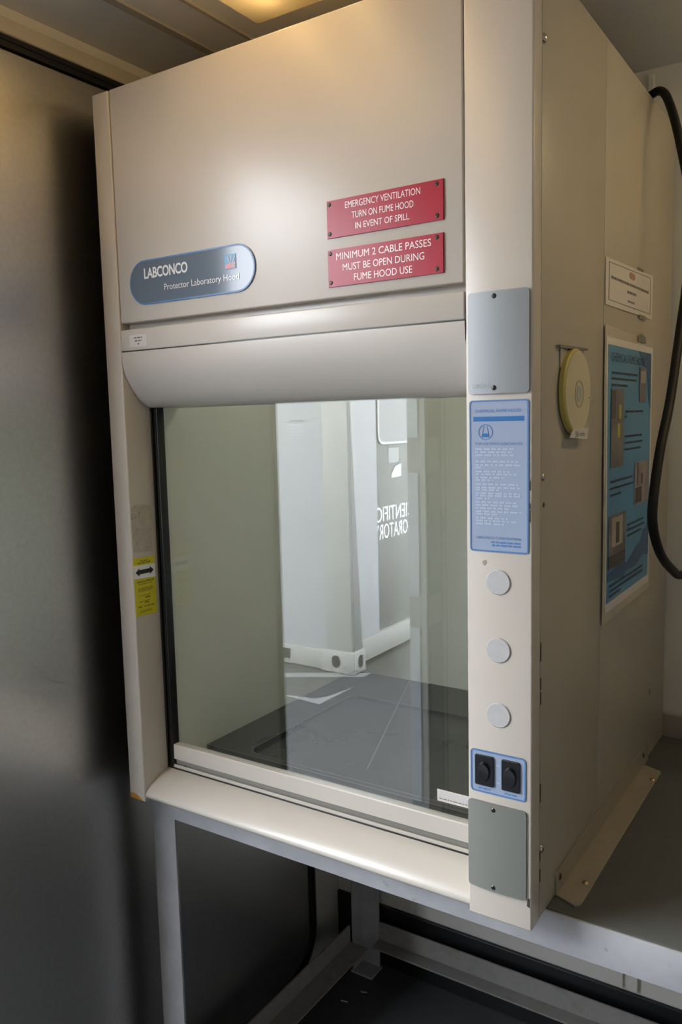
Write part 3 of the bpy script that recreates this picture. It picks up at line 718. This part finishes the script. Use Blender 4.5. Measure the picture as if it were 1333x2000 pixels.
b = MB(); sheet(b, WV, [(0.3770, 0.4320), (0.7240, 0.4340), (0.7270, 0.9500), (0.3680, 0.9520)], 0.0012, PAPER); b.build('sheet', PAPER, pt, smooth=40)
b = MB(); sheet(b, WV, [(0.3835, 0.4500), (0.7120, 0.4520), (0.7100, 0.9370), (0.3800, 0.9375)], 0.0018, POST); b.build('blue_print', POST, pt, smooth=40)
b = MB()
WI = 0.0026
b.flat(WV, [(0.600, 0.9365), (0.7085, 0.9365), (0.7090, 0.820), (0.690, 0.840), (0.680, 0.890), (0.640, 0.915)], WI, POSTD)
mt = [(0.386, 0.492), (0.45, 0.487), (0.50, 0.482), (0.52, 0.492), (0.60, 0.490), (0.66, 0.505), (0.7105, 0.498), (0.7105, 0.580), (0.69, 0.560), (0.665, 0.560), (0.640, 0.538), (0.60, 0.530), (0.57, 0.520), (0.53, 0.508), (0.50, 0.515), (0.45, 0.512), (0.386, 0.505)]
b.build('dark_blue_print', POSTD, pt); b = MB()
b.flat(WV, mt, WI, POSTD)
b.build('dark_blue_print', POSTD, pt)
def photo(u0, u1, v0, v1, base, extra):
    b = MB(); b.flat(WV, rect(u0, u1, v0, v1), 0.0030, base)
    for (a, c, d, e, m) in extra: b.flat(WV, rect(u0 + (u1 - u0) * a, u0 + (u1 - u0) * c, v0 + (v1 - v0) * d, v0 + (v1 - v0) * e), 0.0034, m)
    b.build('photograph', base, pt)
photo(0.398, 0.487, 0.708, 0.857, PHG, [(0.62, 0.78, 0.62, 0.80, PHY), (0.50, 0.70, 0.38, 0.56, PHY), (0.02, 0.35, 0.62, 0.98, PHK)])
photo(0.6105, 0.6650, 0.8333, 0.9045, PHG, [(0.1, 0.9, 0.55, 0.9, PHL)])
photo(0.580, 0.696, 0.620, 0.7095, PHB, [(0.05, 0.50, 0.04, 0.40, PHK), (0.48, 0.58, 0.45, 0.70, PHK), (0.15, 0.28, 0.45, 0.98, PHG)])
photo(0.390, 0.512, 0.514, 0.6165, PHG, [(0.15, 0.80, 0.40, 0.95, PHL), (0.40, 0.60, 0.45, 0.85, PHK), (0.0, 0.98, 0.02, 0.25, PHK)])
b = MB()
put_text(b, WV, 'CHEMICAL FUME HOOD', 0.396, 0.650, 0.9080, 0.9240, 0.0030, INK)
for k, (u0, u1, z) in enumerate(((0.402, 0.590, 0.8850), (0.402, 0.585, 0.8740), (0.402, 0.515, 0.8620), (0.500, 0.640, 0.8120), (0.500, 0.516, 0.8020), (0.500, 0.640, 0.7630), (0.500, 0.640, 0.7500), (0.500, 0.630, 0.7370), (0.398, 0.560, 0.6800), (0.398, 0.572, 0.6670), (0.398, 0.475, 0.6540), (0.525, 0.660, 0.5830), (0.525, 0.665, 0.5720), (0.525, 0.640, 0.5610), (0.400, 0.660, 0.4790), (0.400, 0.660, 0.4690), (0.400, 0.480, 0.4590))):
    bars(b, WV, u0, u1, z, 0.0040, 0.0030, INK, seed=k + 200)
b.build('lettering', INK, pt)
b = MB(); b.flat(WV, rect(0.590, 0.655, 0.905, 0.968), 0.0038, TAPE); b.build('tape_strip', TAPE, pt) if False else b.bm.free()
b = MB(); b.flat(WV, [(0.592, 0.9560), (0.660, 0.9550), (0.655, 0.9680), (0.625, 0.9730), (0.598, 0.9700)], 0.0024, TAPE); b.build('tape_strip', TAPE, pt)

nt_ = empty('paper_notice', (W, 0.54, 1.012), 'small white paper notice with a thin border above the blue poster', 'notice')
NS = SIDE(W)
b = MB(); sheet(b, NS, [(0.3650, 1.0080), (0.7250, 1.0110), (0.7250, 1.1030), (0.3650, 1.0920)], 0.0012, PAPER, n=2); b.build('sheet', PAPER, nt_)
b = MB()
ring(b, NS, [(0.385, 1.0180), (0.7080, 1.0200), (0.7080, 1.0970), (0.385, 1.0860)], [(0.388, 1.0190), (0.7050, 1.0210), (0.7050, 1.0960), (0.388, 1.0850)], 0.0008, 0.0016, INKG)
for k, (u0, u1, z, h) in enumerate(((0.400, 0.690, 1.0580, 0.005), (0.515, 0.585, 1.0440, 0.005), (0.520, 0.575, 1.0270, 0.004))):
    bars(b, NS, u0, u1, z, h, 0.0016, INKG, seed=k + 300, slope=0.012)
b.build('print', INKG, nt_)
b = MB(); b.prism(NS, [(0.530, 1.0780), (0.538, 1.0740), (0.565, 1.0740), (0.573, 1.0780), (0.573, 1.0830), (0.565, 1.0865), (0.538, 1.0865), (0.530, 1.0830)], 0.0010, 0.0016, PINKI); b.build('emblem', PINKI, nt_)
b = MB(); b.flat(NS, [(0.592, 1.0985), (0.640, 1.1000), (0.640, 1.1050), (0.592, 1.1045)], 0.0020, TAPE); b.build('tape_strip', TAPE, nt_); b = MB(); b.flat(NS, [(0.612, 1.0040), (0.665, 1.0040), (0.665, 1.0125), (0.612, 1.0120)], 0.0020, TAPE); b.build('tape_strip', TAPE, nt_)

# yellow tape roll in its clear holder
tp = empty('tape_roll', (W, 0.175, 0.775), 'round pale yellow tape roll hung on the beige hood side', 'tape roll')
yc, zc, rr = 0.1775, 0.8480, 0.0690
b = MB(); b.prism(NS, circ(yc, zc, rr, 56), 0.0020, 0.0110, DISCE, bev=0.002); rl = b.build('roll', DISCE, tp, smooth=30)
b = MB(); b.prism(NS, circ(yc + 0.0015, zc, rr - 0.0035, 56), 0.0110, 0.0118, DISC); b.build('roll_face', DISC, tp)
b = MB(); ring(b, NS, circ(yc + 0.004, zc - 0.004, 0.0225), circ(yc + 0.004, zc - 0.004, 0.0205), 0.0110, 0.0126, DISCC)
b.prism(NS, circ(yc + 0.004, zc - 0.004, 0.0130), 0.0110, 0.0123, DISCC); b.build('core', DISCC, tp)
b = MB(); b.prism(NS, [(0.104, 0.9150), (0.247, 0.9180), (0.247, 0.9215), (0.104, 0.9195)], 0.0004, 0.0060, TAPE); b.prism(NS, rect(0.118, 0.150, 0.885, 0.9150), 0.0004, 0.0020, CLEARL)
b.build('holder', TAPE, tp)
b = MB(); b.prism(NS, [(0.132, 0.7740), (0.222, 0.7690), (0.228, 0.7880), (0.150, 0.7880)], 0.0120, 0.0137, PAPER)
tg = b.build('tag', PAPER, tp)
b = MB()
put_text(b, NS, '50 mm', 0.155, 0.205, 0.7745, 0.7835, 0.0141, INKG); b.build('lettering', INKG, tg)
b = MB(); b.tube([(W + 0.013, 0.235, 0.838), (W + 0.010, 0.262, 0.837), (W + 0.004, 0.300, 0.829)], 0.0012, 6); b.build('loose_end', PAPER, tp)

# ================================================================== hanging black cable
def catmull(P, n=8):
    P = [Vector(p) for p in P]; P = [P[0] * 2 - P[1]] + P + [P[-1] * 2 - P[-2]]; R = []
    for k in range(1, len(P) - 2):
        a, b_, c, d = P[k - 1:k + 3]
        for j in range(n):
            t = j / n; R.append(0.5 * ((2 * b_) + (c - a) * t + (2 * a - 5 * b_ + 4 * c - d) * t * t + (3 * b_ - a - 3 * c + d) * t ** 3))
    return R + [P[-2]]
cp = [(0.800, 0.740, 1.4760), (0.880, 0.745, 1.4790), (0.925, 0.715, 1.4785), (0.958, 0.660, 1.4250), (0.985, 0.640, 1.3300), (1.005, 0.630, 1.220), (1.005, 0.620, 1.0800), (1.000, 0.590, 0.9760), (1.0, 0.5120, 0.8360), (1.0, 0.4340, 0.7420), (1.0, 0.3860, 0.6520), (1.0, 0.3890, 0.6020), (1.0, 0.4520, 0.5440), (1.0, 0.560, 0.4950), (1.0, 0.6650, 0.4660), (1.02, 0.760, 0.4900), (1.04, 0.86, 0.5800), (1.05, YB - 0.012, 0.70)]
b = MB(); b.tube(catmull(cp), 0.0088, 14)
meta(b.build('cable', CABLE, smooth=60), 'thick black cable looping down from the top of the hood', 'cable')

# ================================================================== litter on the floor
for i, (x, y, l, a, lab) in enumerate(((0.085, 0.800, 0.020, 0.3, 'small pale scrap on the dark floor nearest the bench leg'), (0.055, 0.735, 0.022, 0.2, 'small pale scrap on the dark floor by the left stretcher'))):
    b = MB(); c, s = math.cos(a), math.sin(a)
    q = [(x + u * c - v * s, y + u * s + v * c) for u, v in ((-l / 2, -0.002), (l / 2, -0.0015), (l / 2, 0.002), (-l / 2, 0.0015))]
    b.prism(TOP(FZ), q, 0.0002, 0.0020, PAPER); meta(b.build('scrap', PAPER), lab, 'scrap', 'scraps on the floor')

# ================================================================== outside: what the sash glass mirrors
b = MB(); b.box(-9, XL - 0.061, -14, 6, GZ - 0.1, GZ)
gd = struct('ground', b, GROUND, 'grey asphalt yard outside the doorway', 'ground')
MR = lambda pts: [(x, 0.17 - yv) for x, yv in pts]
b = MB()
b.flat(TOP(GZ), MR([(-2.085, 3.220), (-1.935, 3.255), (-1.850, 3.265), (-1.795, 3.345), (-1.745, 3.590), (-1.755, 3.190)]), 0.004, MARK, th=0.004)
b.build('chevron_marking', MARK, gd)
b = MB(); b.flat(TOP(GZ), MR([(-2.70, 3.45), (-2.66, 3.36), (-1.80, 3.84), (-1.80, 3.95)]), 0.004, MARK, th=0.004)
b.build('line_marking', MARK, gd)

CX, CY, CT = -1.885, -3.655, 1.50
ct = empty('shipping_container', (CX - 1.2, CY - 3.0, GZ), 'white shipping container mirrored in the sash glass', 'container')
b = MB(); b.box(CX - 2.40, CX - 0.10, CY - 6.0, CY - 0.03, GZ + 0.14, CT); b.build('side_wall', CONT, ct)
b = MB(); b.box(CX - 0.10, CX - 0.04, CY - 0.46, CY - 0.08, GZ + 0.15, CT); b.build('side_wall', CONT, ct)
b = MB(); b.box(CX - 0.24, CX - 0.01, CY - 0.11, CY - 0.005, GZ + 0.15, CT, 0.015); b.build('corner_post', CONTC, ct, smooth=40)
b = MB(); b.prism(SIDE(CX - 0.045), [(CY - 0.012, GZ + 0.17), (CY - 0.150, GZ + 0.17), (CY - 0.014, CT - 0.02)], 0.0, 0.037, CDOOR); b.build('post_shade_wedge', CDOOR, ct)  # tapered grey wedge: the post's shaded side, painted as a plate
b = MB(); b.box(CX - 0.29, CX + 0.01, CY - 0.17, CY + 0.010, GZ + 0.004, GZ + 0.175, 0.012)
cc = b.build('corner_casting', CONTC, ct, smooth=40)
b = MB(); b.prism(BACK(CY + 0.010), rrect(-CX + 0.11, -CX + 0.185, GZ + 0.045, GZ + 0.14, 0.036), -0.002, 0.002, BLACK)
b.build('casting_hole', BLACK, cc); b = MB(); b.prism(SIDE(CX + 0.010), rrect(CY - 0.125, CY - 0.060, GZ + 0.045, GZ + 0.14, 0.030), -0.002, 0.002, BLACK); b.build('casting_hole', BLACK, cc)
b = MB(); b.box(CX - 2.40, CX - 0.29, CY - 0.10, CY - 0.02, GZ + 0.006, GZ + 0.16, 0.006)
br = b.build('bottom_rail', CONTC, ct, smooth=40)
b = MB(); b.prism(BACK(CY - 0.02), rect(-CX + 0.60, -CX + 0.86, GZ + 0.045, GZ + 0.125), -0.001, 0.003, BLACK); b.build('fork_pocket', BLACK, br)
b = MB(); b.box(CX - 0.10, CX - 0.03, CY - 6.0, CY - 0.17, GZ + 0.05, GZ + 0.22, 0.006); b.build('bottom_rail', CONTC, ct, smooth=40)
b = MB(); b.box(CX - 0.0999, CX - 0.075, CY - 1.55, CY - 0.4601, GZ + 0.24, CT - 0.1, 0.003)
dr_ = b.build('door', CDOOR, ct, smooth=40, label='grey door with white lettering')
DS = SIDE(CX - 0.075)
b = MB()
put_text(b, DS, 'SCIENTIFIC', CY - 1.155, CY - 0.505, -0.010, 0.110, 0.001, WHITEP); b.build('lettering', WHITEP, dr_); b = MB()
put_text(b, DS, 'LABORATORY', CY - 1.20, CY - 0.470, -0.150, -0.030, 0.001, WHITEP)
b.build('lettering', WHITEP, dr_)
b = MB(); b.prism(DS, rrect(CY - 1.25, CY - 0.545, 0.625, 1.28, 0.06), 0.0, 0.012, CWIN)
wn = b.build('window', CWIN, dr_)
b = MB(); ring(b, DS, rrect(CY - 1.27, CY - 0.525, 0.605, 1.30, 0.08), rrect(CY - 1.25, CY - 0.545, 0.625, 1.28, 0.06), 0.0, 0.015, STEELD); b.build('window_frame', STEELD, wn)
b = MB(); b.flat(DS, rect(CY - 0.87, CY - 0.70, 0.455, 0.575), 0.003, CONT); b.build('sticker', CONT, dr_)
b = MB(); b.flat(DS, [(CY - 0.90, 0.335), (CY - 0.74, 0.33), (CY - 0.74, 0.36), (CY - 0.80, 0.42), (CY - 0.90, 0.44)], 0.006, GREYP); b.build('sticker', GREYP, dr_)
b = MB(); BK = BACK(CY - 0.03)
for k in range(5): bars(b, BK, -CX + 0.42, -CX + 0.56, 0.80 - k * 0.026, 0.012 if k == 0 else 0.006, 0.002, GREYP if k else INKG, seed=k + 400)
b.build('notice', GREYP, ct)
